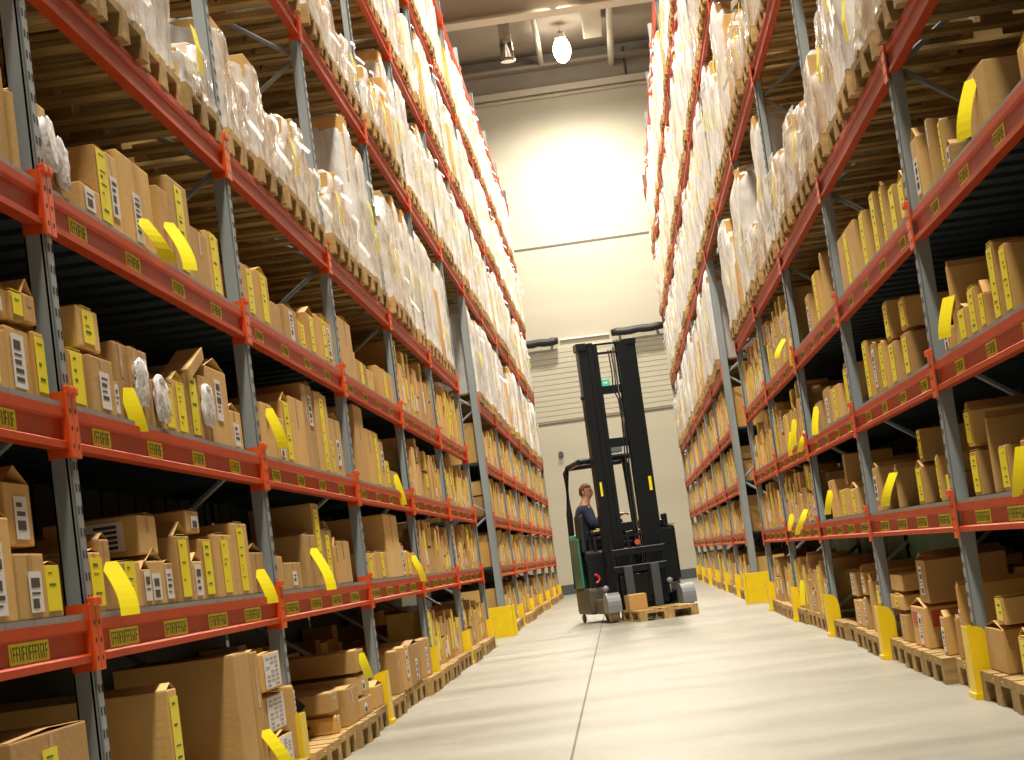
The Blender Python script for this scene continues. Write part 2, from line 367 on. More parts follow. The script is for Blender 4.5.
def add_block(name, label, x, s, ys, first_level_by_bay, wide0=False):
    """one run of racking: frames and beams; s=-1 left of the aisle, 1 right"""
    t = empty(name, (x, ys[0], 0)); tag(t, label, 'rack')
    rz = 0 if s < 0 else math.pi                    # local +x points to the aisle
    def P(o, y, z=0):
        o.location = (0, y-ys[0], z); o.rotation_euler = (0, 0, rz); return o
    for i, y in enumerate(ys):
        w0 = wide0 and i == 0
        f = P(inst('upright', (UPW if w0 else UPM) if y > 24 else (HOW if w0 else HOM), t), y)
        inst('brace', BRM, f)
    for i in range(len(ys)-1):
        L = ys[i+1]-ys[i]-.12; yc = (ys[i]+ys[i+1])/2
        key = round(L, 2)
        if key not in _beams: _beams[key] = beam_mesh(L).mesh('beam', [ORANGE])
        for lv in range(1, 9):
            if lv < first_level_by_bay(i): continue
            # skip the steel that the photograph cannot show (far above the frame)
            if (LV[lv]-CAMZ)/ys[i+1] > .50: continue
            b = P(inst('beam', _beams[key], t), yc, LV[lv])
            inst('connector', CONM2 if s < 0 else CONM, b, (0, -L/2-.03, 0))
            inst('connector', CONM if s < 0 else CONM2, b, (0, L/2+.03, 0))
            if lv <= 3:
                for k in range(4):
                    inst('location_label', LABM if lv == 1 else LABS, b, (0, (-1.35+k*.82), -.002) if s < 0 else (0, 1.35-k*.82, -.002))
            if lv <= 3:  # added sheets that keep the backs of the low bays dark
                z1_ = LV[lv+1]+.066
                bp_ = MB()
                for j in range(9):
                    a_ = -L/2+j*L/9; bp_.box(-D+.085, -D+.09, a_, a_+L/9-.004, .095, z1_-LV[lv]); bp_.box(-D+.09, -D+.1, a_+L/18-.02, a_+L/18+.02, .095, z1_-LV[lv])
                P(bp_.build('added_shade_sheet', SHADEP, t), yc, LV[lv])
                if lv == 1: P(MB().box(-D+.085, -D+.09, -L/2, L/2, .01, .966).build('added_shade_sheet', SHADEP, t), yc, 0)
            rr = inst('rear_beam', _beams[key], t); rr.location = (s*(D-.03), yc-ys[0], LV[lv]); rr.rotation_euler = (0, 0, rz+math.pi)
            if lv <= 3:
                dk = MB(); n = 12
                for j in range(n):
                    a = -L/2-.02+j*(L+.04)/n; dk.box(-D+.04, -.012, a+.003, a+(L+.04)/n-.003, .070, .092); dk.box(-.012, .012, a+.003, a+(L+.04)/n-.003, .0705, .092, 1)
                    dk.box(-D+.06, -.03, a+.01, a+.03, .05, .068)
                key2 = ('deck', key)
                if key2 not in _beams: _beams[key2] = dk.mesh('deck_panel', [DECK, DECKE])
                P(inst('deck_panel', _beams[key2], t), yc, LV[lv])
    return t
RACKS = []
def no_low(i): return 1
RACKS.append(add_block('pallet_rack', 'long orange and grey rack filling the left side, nearer block', XL, -1, YL, no_low))
RACKS.append(add_block('pallet_rack', 'orange and grey rack on the left beyond the gap, farther block', XL, -1, YM, no_low, True))
RACKS.append(add_block('pallet_rack', 'orange and grey rack filling the right side, nearer block', XR, 1, YR, no_low))
RACKS.append(add_block('pallet_rack', 'orange and grey rack on the right beyond the gap, farther block', XR, 1, YS, no_low, True))
# high beams bridging the cross aisle, bolted to the nearer block
for s, x, a, b, t in ((-1, XL, YL[-1], YM[0], RACKS[0]), (1, XR, YR[-1], YS[0], RACKS[2])):
    L = b-a-.13; me = beam_mesh(L).mesh('bridge_beam', [ORANGE])
    for lv in (5, 6, 7, 8):
        o = inst('bridge_beam', me, t, (0, (a+b)/2-t.location.y, LV[lv]), 0 if s < 0 else math.pi)
        inst('connector', CONM2 if s < 0 else CONM, o, (0, -L/2-.03, 0)); inst('connector', CONM if s < 0 else CONM2, o, (0, L/2+.03, 0))
        inst('rear_beam', me, o, (-D+.03, 0, 0), math.pi)
# yellow guards at the feet
def guard_mesh():
    m = MB(); t = .006; h = .36; q = .065
    pr = [(-.045, .03), (q, .03), (q, h), (.02, h), (-.01, h-.012), (-.035, h-.05), (-.045, h-.10)]
    for y0 in (-.09, .09-t):
        k = len(m.v); n = len(pr); m.v += [(x, y0, z) for x, z in pr] + [(x, y0+t, z) for x, z in pr]
        for j in range(n): m.f.append((k+j, k+(j+1) % n, k+n+(j+1) % n, k+n+j)); m.m.append(0); m.t.append(1)
        m.f.append(tuple(range(k, k+n))[::-1]); m.f.append(tuple(range(k+n, k+2*n))); m.m += [0, 0]; m.t += [1, 1]
    m.box(q-t, q, -.09+t, .09-t, .03, h); m.box(-.05, q+.01, -.10, .10, 0, .03)
    return m
GU = guard_mesh().mesh('upright_guard', [GUARD])
def endguard_mesh():
    m = MB(); m.bbox(-D-.05, .12, -.012, .0, .03, .42, .01); m.bbox(.108, .12, 0, .32, .03, .42, .004)
    m.box(-D, .1, -.02, .04, 0, .03); m.tube([(.11, .0, 0), (.11, .0, .43)], .025, 8); m.tube([(-D, .0, 0), (-D, .0, .43)], .025, 8)
    return m
EG = endguard_mesh().mesh('rack_end_guard', [GUARD]); 
e2 = endguard_mesh(); e2.v = [(-x, y, z) for x, y, z in e2.v]; e2.f = [f[::-1] for f in e2.f]; EG2 = e2.mesh('rack_end_guard', [GUARD])
for sd, (x, s, ya, yb) in side.items():
    nm = 'left' if sd == 'L' else 'right'
    for blk, ys in (('nearer', ya), ('farther', yb)):
        for i, y in enumerate(ys):
            if (blk == 'nearer' and i < (1 if sd == 'L' else 2)) : continue
            if blk == 'farther' and i == 0:
                o = inst('rack_end_guard', EG if s < 0 else EG2, None, (x-s*.02, y-.14, 0))
                tag(o, 'wide yellow guard plate closing the foot of the %s rack beyond the gap' % nm, 'guard'); continue
            o = inst('upright_guard', GU, None, (x, y, 0), 0 if s < 0 else math.pi)
            j = i if sd == 'L' or blk == 'farther' else i-1
            tag(o, 'yellow steel guard at the foot of the %s upright, %s rack, %s block' % (ORD[j-1], nm, blk), 'guard', 'yellow guards at the rack feet')
# ------------------------------------------------------------------ cartons
TINTS = [(1, 1, 1), (1.12, 1.08, 1.0), (.85, .82, .78), (1.1, 1.02, .85), (.95, .90, .85), (1.18, 1.2, 1.2), (.78, .72, .68)]
def carton_mb(w, d, h, rs, s, seam=True):
    """local: x into the aisle side at 0, going back to -d*; y 0..w; z 0..h. s = side sign (aisle towards -s)"""
    m = MB(); tn = rs.choice(TINTS); k = rs.uniform(.9, 1.08); tn = tuple(c*k for c in tn)
    x0, x1 = sorted((0, s*d)); g = .0025
    j = lambda: rs.uniform(-.004, .004)
    # body
    m.bbox(x0, x1, g, w-g, 0, h-.004, .006, 0, tn)
    # top flaps meeting at a seam, lifted a little
    up = rs.uniform(0, .012) if rs.random() < .7 else rs.uniform(.02, .06)*min(1, w/.1)
    ym = w/2; zt = h-.004
    for (ya, yb) in ((g+.003, ym-.001), (w-g-.003, ym+.001)):
        m.quad((x0+.003, ya, zt+.001), (x1-.003, ya, zt+.001), (x1-.003, yb, zt+.002+up), (x0+.003, yb, zt+.002+up), 0, tn)
    # tape down the aisle face
    xf = -s*.0012
    if w > .07 and rs.random() < .75:
        m.quad((xf, ym-.022, h*.55), (xf, ym+.022, h*.55), (xf, ym+.022, h-.01), (xf, ym-.022, h-.01), 1, 1.0)
    return m
def add_marks(o, w, d, h, st, s, rs):
    xf = -s*.002
    if 'y' in st:
        ww = min(w*.85, .15); yc = w*rs.uniform(.46, .54); z1 = h*rs.uniform(.88, .985); z0 = max(.02, z1-rs.uniform(.3, .5))
        m = MB(); m.box(*sorted((xf, xf-s*.002)), yc-ww/2, yc+ww/2, z0, z1)
        zz = z1-.02
        while zz > z0+.02:
            hh = rs.choice((.006, .012, .02)); m.box(*sorted((xf-s*.002, xf-s*.0032)), yc-ww*.28, yc+ww*.28*rs.uniform(-.4, 1), max(zz-hh*.5, z0+.01), zz, 1); zz -= hh+rs.choice((.014, .03, .06))
        m.build('yellow_label', [YEL, GINK], o)
        if w > .1 and d > .2 and rs.random() < .35:       # the strip folded over the top
            m = MB(); m.box(*sorted((0, s*.12)), yc-ww/2, yc+ww/2, h+.001, h+.003); m.build('yellow_label', [YEL], o)
    if 'w' in st:
        ww = min(w*.6, .13); yc = w*(.72 if 'y' in st else rs.uniform(.4, .6)); yc = min(max(yc, ww/2+.004), w-ww/2-.004); z1 = h*rs.uniform(.6, .95); z0 = max(.02, z1-rs.uniform(.14, .24))
        m = MB(); m.box(*sorted((xf, xf-s*.0025)), yc-ww/2, yc+ww/2, z0, z1)
        zz = z1-.02
        while zz > z0+.03:
            hh = rs.choice((.006, .014, .03)); m.box(*sorted((xf-s*.0025, xf-s*.0035)), yc-ww*.36, yc+ww*.36*rs.uniform(.2, 1), zz-hh, zz, 1); zz -= hh+.014
        m.build('white_label', [WHITE, INK], o)
    if 'W' in st:        # a full face sheet
        m = MB(); m.box(*sorted((xf, xf-s*.0025)), w*.12, w*.9, h*.06, h*.94)
        for i in range(7):
            for j in range(3):
                if rs.random() < .7: m.box(*sorted((xf-s*.0025, xf-s*.0035)), w*(.2+j*.22), w*(.36+j*.22), h*(.12+i*.115), h*(.17+i*.115), 1)
        m.build('white_label', [WHITE, mat('grey_print', (.35, .33, .36), .6) if 'grey_print' not in bpy.data.materials else bpy.data.materials['grey_print']], o)
    if 'S' in st:        # big transport label on the side turned to the camera
        m = MB(); a, b = sorted((s*d*.16, s*d*.8)); m.box(a, b, -.003, -.0005, h*.14, h*.86)
        for i in range(5):
            m.box(a+(b-a)*.08, a+(b-a)*.40, -.0042, -.003, h*(.2+.125*i), h*(.27+.125*i), 1); m.box(a+(b-a)*.52, a+(b-a)*.9, -.0042, -.003, h*(.2+.125*i), h*(.28+.125*i), 1)
        m.build('shipping_label', [WHITE, INK], o)
    if 'A' in st:        # dark triangles printed on the near side
        m = MB(); xm = s*d*.35; wd = .07
        for zc, up in ((h*.74, 1), (h*.28, -1)):
            k = len(m.v); m.v += [(xm-wd, -.002, zc-up*.03), (xm+wd, -.002, zc-up*.03), (xm, -.002, zc+up*.045)]
            m.f.append((k, k+1, k+2)); m.m.append(0); m.t.append(1)
        m.build('arrow_print', [INK], o)
    if 'r' in st:
        m = MB(); a, b = sorted((s*.04, s*.2)); m.box(a, b, -.002, -.0005, h*.5, h*.9); m.box(*sorted((xf, xf-s*.001)), w*.55, w*.9, h*.55, h*.85)
        m.build('red_print', [REDINK], o)
    if 'Y' in st:        # strip hanging out over the beam
        yc = w*.5; hw = .045; L = rs.uniform(.16, .27); m = MB(); pts = []; n = 7
        z1 = min(h*.9, h-.03, L+rs.uniform(-.10, .06))
        out = rs.uniform(.03, .10); dy = rs.uniform(-.05, .15)
        for i in range(n+1):
            t = i/n; pts.append((-s*(.005+out*math.sin(t*1.5)), yc+dy*t*t, z1-L*t+ .0*t))
        m.ribbon(pts, (-s*.022, hw, .0), .001); m.build('hanging_yellow_strip', [YEL], o, smooth=False)
    if 'b' in st:        # white plastic bag hung on the front
        bm = bmesh.new(); bmesh.ops.create_icosphere(bm, subdivisions=3, radius=1)
        ww = max(.075, .6*min(w, .2)); hh = .095
        for v in bm.verts:
            c = v.co; nn = 1+.18*math.sin(c.x*7+c.z*5)+.12*math.sin(c.y*9-c.z*8); top = 1-.45*max(0, c.z)
            k_ = (1/max(abs(c.y), abs(c.z), .55))**.7; q_ = Vector((c.y*1.4+o.location.y*3, c.z*1.4, c.x))
            e_ = 1+noise.noise(q_)*.22
            v.co = Vector((-s*(.018+noise.noise(q_*2.2)*.012)+c.x*.018, w/2+c.y*k_*ww*.9*e_, max(h*.52, hh+.02)+c.z*k_*hh*e_))
        m = MB(); m.add(bm); bm.free(); m.build('plastic_bag', [BAG], o, smooth=True)
WORD = {'y': 'with yellow strip', 'w': 'with white label', 'Y': 'with hanging yellow strip', 'b': 'with white bag', 'W': 'with full white sheet', 'S': 'with big side label',
        'A': 'with dark arrow print', 'r': 'with red print'}
LVN = {0: 'floor pallets', 1: 'lowest shelf', 2: 'middle shelf', 3: 'upper shelf'}
n_carton = 0
BAYN = {}
def place_carton(sd, bay, lv, idx, y0, w, h, z, d, st, setb, rs, tier=0, lean=0):
    global n_carton
    x, s, _, _ = side[sd]
    m = carton_mb(w, d, h, rs, s)
    o = m.build('carton', [CARD, TAPE]); o.location = (x+s*setb, y0, z)
    add_marks(o, w, d, h, st, s, rs)
    if lean: o.rotation_euler = (lean, 0, 0)
    nm = 'left' if sd == 'L' else 'right'
    look = ('slim tall' if h > 2.2*w else 'squat' if h < w else 'upright') + ' carton'
    mk = next((WORD[c] for c in ('Y', 'S', 'A', 'r', 'W', 'b', 'y', 'w') if c in st), 'without labels')
    tag(o, '%s %s, %s %s bay %s, %s from near post' % (look, mk, nm, LVN[lv], BAYN[(sd, bay)], ORD[idx]), 'carton',
        'cartons on the %s, %s rack' % (LVN[lv], nm))
    n_carton += 1
for k, n in enumerate(['one', 'two', 'three', 'four', 'five', 'six', 'seven', 'eight', 'nine', 'ten', 'eleven', 'twelve', 'thirteen', 'fourteen']):
    BAYN[('L', k-1+0)] = n; BAYN[('R', k-1)] = n
# measured from the photograph: (u of near bottom corner, u of far top corner, v of far top corner, marks, v of bottom for an upper tier)
NEAR = {
 ('L',-1,3): [(-30,6,66,'y'),(2,15,92,'')],
 ('L',0,3): [(42,48,108,'b'),(56,60,140,'b'),(83,100,193,'ww'),(92,106,151,''),(109,117,158,'w'),(122,149,173,'wY'),(165,167,192,'Y'),(178,186,189,'y'),(198,207,236,''),(212,219,238,'y')],
 ('L',1,3): [(246,255,272,'y'),(262,267,277,''),(276,281,306,''),(289,298,312,''),(303,307,324,''),(310,315,318,''),(318,331,325,'wy')],
 ('L',2,3): [(345,350,325,''),(351,355,352,''),(358,367,365,''),(369,373,372,''),(380,392,376,'y')],
 ('L',-1,2): [(-22,9,328,'y'),(14,33,331,'w'),(36,44,333,'y'),(-15,14,291,'w',322),(18,25,300,'',331),(29,38,305,'',331)],
 ('L',0,2): [(78,87,352,'y'),(95,112,361,'w'),(85,101,312,'y',352),(117,120,380,'w'),(125,129,344,'Y'),(134,138,348,'b'),(142,147,352,''),(152,160,381,'b'),(165,176,384,'y'),(180,188,382,'y'),(191,198,376,''),(201,206,376,'b'),(212,225,373,'w'),(229,243,412,'w')],
 ('L',1,2): [(268,273,405,'Y'),(280,284,418,'w'),(288,289,402,'y'),(297,303,401,''),(309,306,384,''),(314,313,386,''),(323,326,396,'y'),(331,333,440,'y'),(336,341,421,'')],
 ('L',2,2): [(363,362,408,''),(369,372,431,''),(375,379,433,''),(381,384,442,'w'),(387,390,461,''),(394,399,472,'Y')],
 ('L',-1,1): [(-20,9,516,'w'),(20,43,552,'w'),(50,62,563,'y'),(17,36,482,'w',551)],
 ('L',0,1): [(93,100,551,'y'),(104,109,538,'Y'),(121,140,560,''),(146,151,568,'w'),(147,160,514,'S',556),(154,167,559,'w'),(170,177,561,'w'),(181,189,535,'y'),(196,202,560,'w'),(193,201,516,'',558),(207,213,538,'y'),(219,231,534,'y'),(239,246,523,'y'),(254,266,551,'Y')],
 ('L',1,1): [(281,284,555,''),(288,302,561,'w'),(310,316,534,'Y'),(321,319,503,''),(327,333,529,'y'),(335,338,545,''),(343,351,540,'')],
 ('L',2,1): [(371,377,552,'y'),(380,388,551,'y'),(393,398,515,''),(402,405,545,''),(408,409,551,'y'),(412,415,552,'Y')],
 ('L',-1,0): [(18,76,720,'y')],
 ('L',0,0): [(172,165,688,'y'),(238,237,652,''),(256,248,651,'Y'),(270,283,731,'W'),(262,279,690,'W',732),(256,271,650,'W',690),(292,291,684,'w')],
 ('L',1,0): [(312,308,670,'yk'),(331,334,720,'A'),(328,332,690,'A',720),(342,350,684,''),(355,366,694,'w'),(354,363,672,'w',694),(351,357,648,'Y',672),(372,377,683,'')],
 ('L',2,0): [(395,394,650,''),(402,402,646,'w'),(409,413,642,'w'),(421,424,637,'w')],
 ('R',-1,3): [(1040,1012,50,'y'),(990,962,84,'Y'),(952,946,150,'w'),(943,934,120,''),(934,921,121,''),(924,909,143,'w')],
 ('R',0,3): [(908,896,184,'y'),(897,885,190,'y'),(886,875,188,'y'),(879,865,198,'y'),(868,856,216,'y'),(858,834,242,'y')],
 ('R',1,3): [(826,818,254,''),(822,810,277,'y'),(812,803,298,'w')],
 ('R',-1,2): [(1045,1023,195,'w'),(1012,995,247,'y'),(999,981,246,'y'),(987,977,295,'y'),(976,963,290,'y'),(966,954,311,'y'),(957,944,266,'Y'),(949,940,330,'w')],
 ('R',0,2): [(911,898,336,'y'),(905,893,302,'y',338),(899,885,346,'y'),(890,879,304,'',346),(888,877,344,'y'),(880,869,345,'w'),(873,860,344,'y')],
 ('R',1,2): [(850,840,370,'y'),(842,828,390,'y'),(832,820,391,''),(822,812,405,'Y')],
 ('R',-1,1): [(1030,1016,440,'Y'),(1010,995,446,''),(993,982,417,''),(980,966,452,'y'),(970,958,412,'y',452)],
 ('R',0,1): [(950,943,474,'y'),(940,932,456,''),(925,913,468,'y'),(920,911,430,'y',467),(898,891,468,'Y'),(882,871,468,'w')],
 ('R',1,1): [(858,848,489,'y'),(850,838,490,'y'),(845,838,455,'',489),(838,827,481,'Y')],
 ('R',-1,0): [(1030,1013,636,'y'),(1006,981,626,''),(1003,989,597,'y',634)],
 ('R',0,0): [(960,953,618,''),(959,953,585,'w',617),(948,938,616,'w'),(928,908,605,'rw'),(925,910,560,'w',604),(908,897,613,''),(903,889,599,'',612),(902,887,574,'',599)],
 ('R',1,0): [(884,873,585,'y'),(876,866,580,''),(868,861,598,'w'),(862,851,599,'w'),(864,857,572,'w',598),(855,846,572,'w',598)],
}
SLOT = {1: .54, 2: .58, 3: .68, 0: .58}
def ys_of(sd, k):
    _, _, ya, yb = side[sd]
    if sd == 'L': arr = ya
    else: arr = ya[1:]
    return arr
def zbase(lv): return LV[lv]+.093 if lv else .146
slots = []        # (sd, baynumber, lv, y0, y1)
for sd in 'LR':
    _, s, ya, yb = side[sd]
    near = ya if sd == 'L' else ya[1:]
    for i in range(len(near)-1): slots += [(sd, i-1, lv, near[i], near[i+1]) for lv in (0, 1, 2, 3)]
    n0 = len(near)-2
    for i in range(len(yb)-1): slots += [(sd, n0+i, lv, yb[i], yb[i+1]) for lv in (0, 1, 2, 3)]
for (sd, k, lv, y0, y1) in slots:
    key = (sd, k, lv)
    if key not in NEAR: continue
    x, s, _, _ = side[sd]; rs = random.Random(hash(key[1:]) + (11 if sd == 'L' else 29))
    zb = zbase(lv); es = []
    for e in NEAR[key]:
        u0, u1, v1, st = e[:4]; p1 = at_x(u1, v1, x)
        if len(e) > 4: p0 = at_x(u0, e[4], x); z = p0.z; ya_ = p0.y
        else: z = zb; ya_ = y_on(u0, x, zb)
        es.append([ya_, p1.y, z, p1.z, st, len(e) > 4])
    es.sort(key=lambda e: (e[5], e[2] if e[5] else e[0], e[0])); rank = {id(e): i for i, e in enumerate(sorted(es, key=lambda e: e[0]))}; done = []
    lasty = {False: y0+.07, True: y0+.07}
    for e_ in es:
        a, b, z, zt, st, up = e_; i = rank[id(e_)]
        a = max(a, lasty[up]+.004); b = max(b, a+.045); b = min(b, y1-.06)
        if b-a < .03: a = b-.05
        top = (LV[lv+1]-.09 if lv < 3 else LV[4]-.1)
        h = min(zt, top)-z
        if up:
            # rest on the highest lower carton beneath
            below = [q for q in es if not q[5] and q[0] < b and q[1] > a]
            zz = max([min(q[3], top) for q in below], default=zb)
            mid = (a+b)/2
            under = [q for q in done if q[0] < b-.01 and q[1] > a+.01 and q[2] < zt-.04]
            zz = max([q[2] for q in under], default=zb)
            z = zz+.022; h = max(.08, min(zt, top)-z)
        else: lasty[False] = b
        h = max(.1, h)
        done.append((a, b, z+h))
        d = rs.uniform(.36, .6) if lv else rs.uniform(.45, .68)
        if not set(st) & set('ywYSWAb') and rs.random() < .4: st += rs.choice('yyw')
        place_carton(sd, k, lv, i, a, b-a, h, z, d, st.replace('ww', 'w').replace('k', ''), (.28 if 'k' in st else rs.uniform(-.0, .02)+(.01 if up else 0)) - (.05 if sd == 'L' and lv == 0 else 0), rs, up)
def gen_slot(sd, k, lv, y0, y1, rs):
    """plausible row of cartons for a bay whose cartons are too small to measure"""
    out = []; y = y0+.09; zb = zbase(lv); H = SLOT[lv]
    while y < y1-.16:
        w = rs.choice((.06, .08, .10, .12, .15, .2, .26)) if lv else rs.choice((.12, .18, .25, .34))
        w = min(w, y1-.09-y)
        if w < .05: break
        r = rs.random()
        h = H*rs.uniform(.42, .78) if r < .75 else H*(rs.uniform(.25, .42) if r < .88 else rs.uniform(.78, .97))
        st = rs.choice(['y', 'y', 'w', '', '', '', '', 'w', 'yw', 'Y' if rs.random() < .5 else ''])
        if rs.random() < .93: out.append((y, w, h, zb, rs.uniform(.3, .6), st, rs.uniform(0, .03)))
        else: y += .12
        if h < H*.55 and w > .08:
            out.append((y, w*.95, H*rs.uniform(.3, .42), zb+h+.022, rs.uniform(.25, .4), rs.choice(['y', 'w', '']), .02))
        y += w+rs.choice((.004, .006, .02))
    return out
rest = MB(); restlab = []
far = sorted([q for q in slots if (q[0], q[1], q[2]) not in NEAR], key=lambda q: q[3])
LIM = 296
for (sd, k, lv, y0, y1) in far:
    rs = random.Random(k*31+lv*7+(0 if sd == 'L' else 500)); x, s, _, _ = side[sd]
    if y1 < 6.6 or (sd == 'R' and y1 < 10): continue
    gl = gen_slot(sd, k, lv, y0, y1, rs)
    if n_carton + len(gl) <= LIM:
        for i, (y, w, h, z, d, st, sb) in enumerate(gl): place_carton(sd, k, lv, i, y, w, h, z, d, st, sb, rs)
    else:
        LIM = min(LIM, n_carton)
        for (y, w, h, z, d, st, sb) in gl:
            tn = tuple(c*rs.uniform(.92, 1.06) for c in rs.choice(TINTS)); x0, x1 = sorted((x+s*sb, x+s*(sb+d)))
            rest.box(x0, x1, y+.002, y+w-.002, z, z+h, 0, tn)
            xf = x+s*sb-s*.002
            for c in st:
                if c in 'yY': q0 = rs.uniform(.1, .3); q1 = rs.uniform(.6, .95); rest.box(*sorted((xf, xf-s*.002)), y+w*q0, y+w*q1, z+h*rs.uniform(.1, .5), z+h*.95, 1)
                if c == 'w': rest.box(*sorted((xf-s*.0025, xf)), y+w*.3, y+w*.8, z+h*.2, z+h*.55, 2)
# deep rows behind the front cartons in every bay (dark backs of the shelves)
for (sd, k, lv, y0, y1) in slots:
    rs = random.Random(k*91+lv*5+(3 if sd == 'L' else 900)); x, s, _, _ = side[sd]
    y = y0+.12
    while y < y1-.3:
        w = rs.uniform(.25, .6); w = min(w, y1-.1-y); h = SLOT[lv]*rs.uniform(.4, .95)
        if rs.random() < .8:
            x0, x1 = sorted((x+s*.735, x+s*.99)); rest.box(x0, x1, y, y+w-.01, zbase(lv), zbase(lv)+h, 0, rs.choice(TINTS))
        y += w
o = rest.build('carton_rows', [CARD, YEL, WHITE])
tag(o, 'the many brown cartons in the distant bays and behind the front rows', 'cartons', kind='stuff')
c_ = at_x(196, 364, XL); fl = MB(); fl.bbox(-.12, 0, -.20, .20, -.03, .03, .004).build('cardboard_piece', [CARD])
fl = bpy.data.objects['cardboard_piece']; fl.location = c_; fl.rotation_euler = (math.radians(20), 0, 0)
tag(fl, 'long brown cardboard piece lying tilted on top of the cartons, left middle shelf bay one', 'cardboard')
# ------------------------------------------------------------------ pallets
def pallet_mb(L=1.2, W=.8):
    """x along the 1.2 m length, y along the 0.8 m width, centred; 0.144 high"""
    m = MB(); 
    for yb in (-W/2+.05, 0, W/2-.05):
        m.box(-L/2, L/2, yb-.05 if yb else -.0725, yb+.05 if yb else .0725, 0, .022)
        for xb in (-L/2+.0725, 0, L/2-.0725):
            m.box(xb-.0725, xb+.0725, yb-.05 if yb else -.0725, yb+.05 if yb else .0725, .022, .1)
    for xb in (-L/2+.0725, 0, L/2-.0725): m.box(xb-.0725, xb+.0725, -W/2, W/2, .1, .122)
    n = 5
    for i, (c, wd) in enumerate(((-W/2+.0725, .145), (-.19, .1), (0, .145), (.19, .1), (W/2-.0725, .145))):
        m.box(-L/2, L/2, c-wd/2, c+wd/2, .122, .144)
    return m
PALM = pallet_mb().mesh('pallet', [WOOD])
def load_variant(seed, hs, film, kind):
    """hs: heights of the columns side by side across the pallet face"""
    rs = random.Random(seed); t = empty('wrapped_pallet'); inst('pallet', PALM, t)
    nc = len(hs); cw = .78/nc; H = max(hs); m = MB(); hue = rs.choice(TINTS)
    for ci, h in enumerate(hs):
        y0 = -.39+ci*cw; z = .146; full = rs.choice((1, 2)) if cw > .3 else 1
        while z < .146+h-.05:
            hh = min(rs.uniform(.16, .36), .146+h-z); nx = rs.choice((2, 3, 3)); ins = rs.uniform(.0, .035)
            if .146+h-z-hh < .08: hh = .146+h-z
            for i in range(nx):
                for j in range(full):
                    w_ = (1.14-ins)/nx; d_ = (cw-.006)/full; x1 = .57-ins*rs.random()-i*w_
                    tn = rs.choice(TINTS) if kind in ('brown', 'bare') else (rs.choice(((1.25, 1.95, 5.2), (1.2, 1.85, 4.7), (1.1, 1.3, 2.0))) if kind == 'white' else rs.choice(TINTS+[(1.25, 1.95, 5.2)]))
                    m.bbox(x1-w_+.004, x1, y0+.003+j*d_, y0+(j+1)*d_, z, z+hh-.004, .007, 0, tn)
            z += hh
    m.build('load', [CARD], t)
    hy = lambda y: hs[min(nc-1, max(0, int((y+.39)/cw)))]
    if film:
        bm = bmesh.new(); nz, nu = 18, 76; rows = []
        for i in range(nz+1):
            fz = i/nz; row = []
            for j in range(nu):
                t_ = 2*math.pi*j/nu; c, s_ = math.cos(t_), math.sin(t_)
                k_ = min(1/max(abs(c)/.592, abs(s_)/.398), .70); bx_, by_ = c*k_, s_*k_
                hl = (hy(by_-.04)+2*hy(by_)+hy(by_+.04))/4
                q_ = Vector((bx_*3+seed*3.1, by_*3, fz*3*H))
                taper = 1-.10*max(0, (fz-.85)/.15)**2
                d = noise.noise(q_)*.022+noise.noise(q_*3.5)*.014+noise.noise(Vector((t_*9, fz*1.5, seed)))*.012
                nx_, ny_ = (1 if c > 0 else -1, 0) if abs(c)/.592 > abs(s_)/.398 else (0, 1 if s_ > 0 else -1)
                x_ = bx_*taper+nx_*max(d, -.006); y_ = max(-.402, min(.402, by_*taper+ny_*max(d, -.006)))
                lift = (noise.noise(Vector((t_*2+seed, 5.0, 0)))*.05+noise.noise(Vector((t_*6+seed, 2.0, 0)))*.03)*(fz if i < nz else 1)
                low = noise.noise(Vector((t_*3, seed, 1)))*.07*(1-fz)
                row.append(bm.verts.new((x_, y_, .135+(hl+.03)*fz+lift+low)))
            rows.append(row)
        for i in range(nz):
            for j in range(nu): bm.faces.new((rows[i][j], rows[i][(j+1) % nu], rows[i+1][(j+1) % nu], rows[i+1][j]))
        inner = [bm.verts.new((v.co.x*.55, v.co.y*.55, v.co.z+.02+.02*math.sin(v.co.x*9+v.co.y*7))) for v in rows[nz]]
        for j in range(nu): bm.faces.new((rows[nz][j], rows[nz][(j+1) % nu], inner[(j+1) % nu], inner[j]))
        cv = bm.verts.new((0, 0, .19+min(hs)))
        for j in range(nu): bm.faces.new((inner[j], inner[(j+1) % nu], cv))
        m = MB(); m.add(bm); bm.free(); m.build('stretch_film', [film], t, smooth=True)
    if film and seed % 2:
        m = MB(); yy = rs.uniform(-.25, .2); zt = .14+hy(yy)*rs.uniform(.6, .98); n = 7; L_ = rs.uniform(.03, .06)
        pts = [(.612+.022*math.sin(i*1.3)+.012*i, yy+.03*math.sin(i*.8+seed), zt-i*L_) for i in range(n)]
        m.ribbon(pts, (0, .045, .02), .0012); m.build('film_flap', [film], t)
    if seed % 3 != 1:
        m = MB(); yy = rs.uniform(-.3, .2); z0 = .14+hy(yy)*rs.uniform(.2, .5)
        m.ribbon([(.622, yy, z0+.24), (.64, yy, z0+.12), (.635, yy+.02, z0)], (0, .055, 0), .0015); m.build('yellow_slip', [YEL], t)
    return t
VAR = [load_variant(1, (.62, .40), FILM, 'brown'), load_variant(2, (.75, 1.05), FILM, 'mix'), load_variant(3, (.30, .5, .42), FILM, 'brown'), load_variant(4, (1.22,), FILMW, 'white'),
       load_variant(5, (.95, .6), FILM, 'white'), load_variant(6, (1.3, 1.2), FILMW, 'mix'), load_variant(8, (.18, .30), FILM, 'brown'), load_variant(9, (1.15, .9), FILMW, 'mix'),
       load_variant(11, (.55, .85), None, 'bare'), load_variant(12, (1.25, 1.0, 1.1), FILMW, 'brown')]
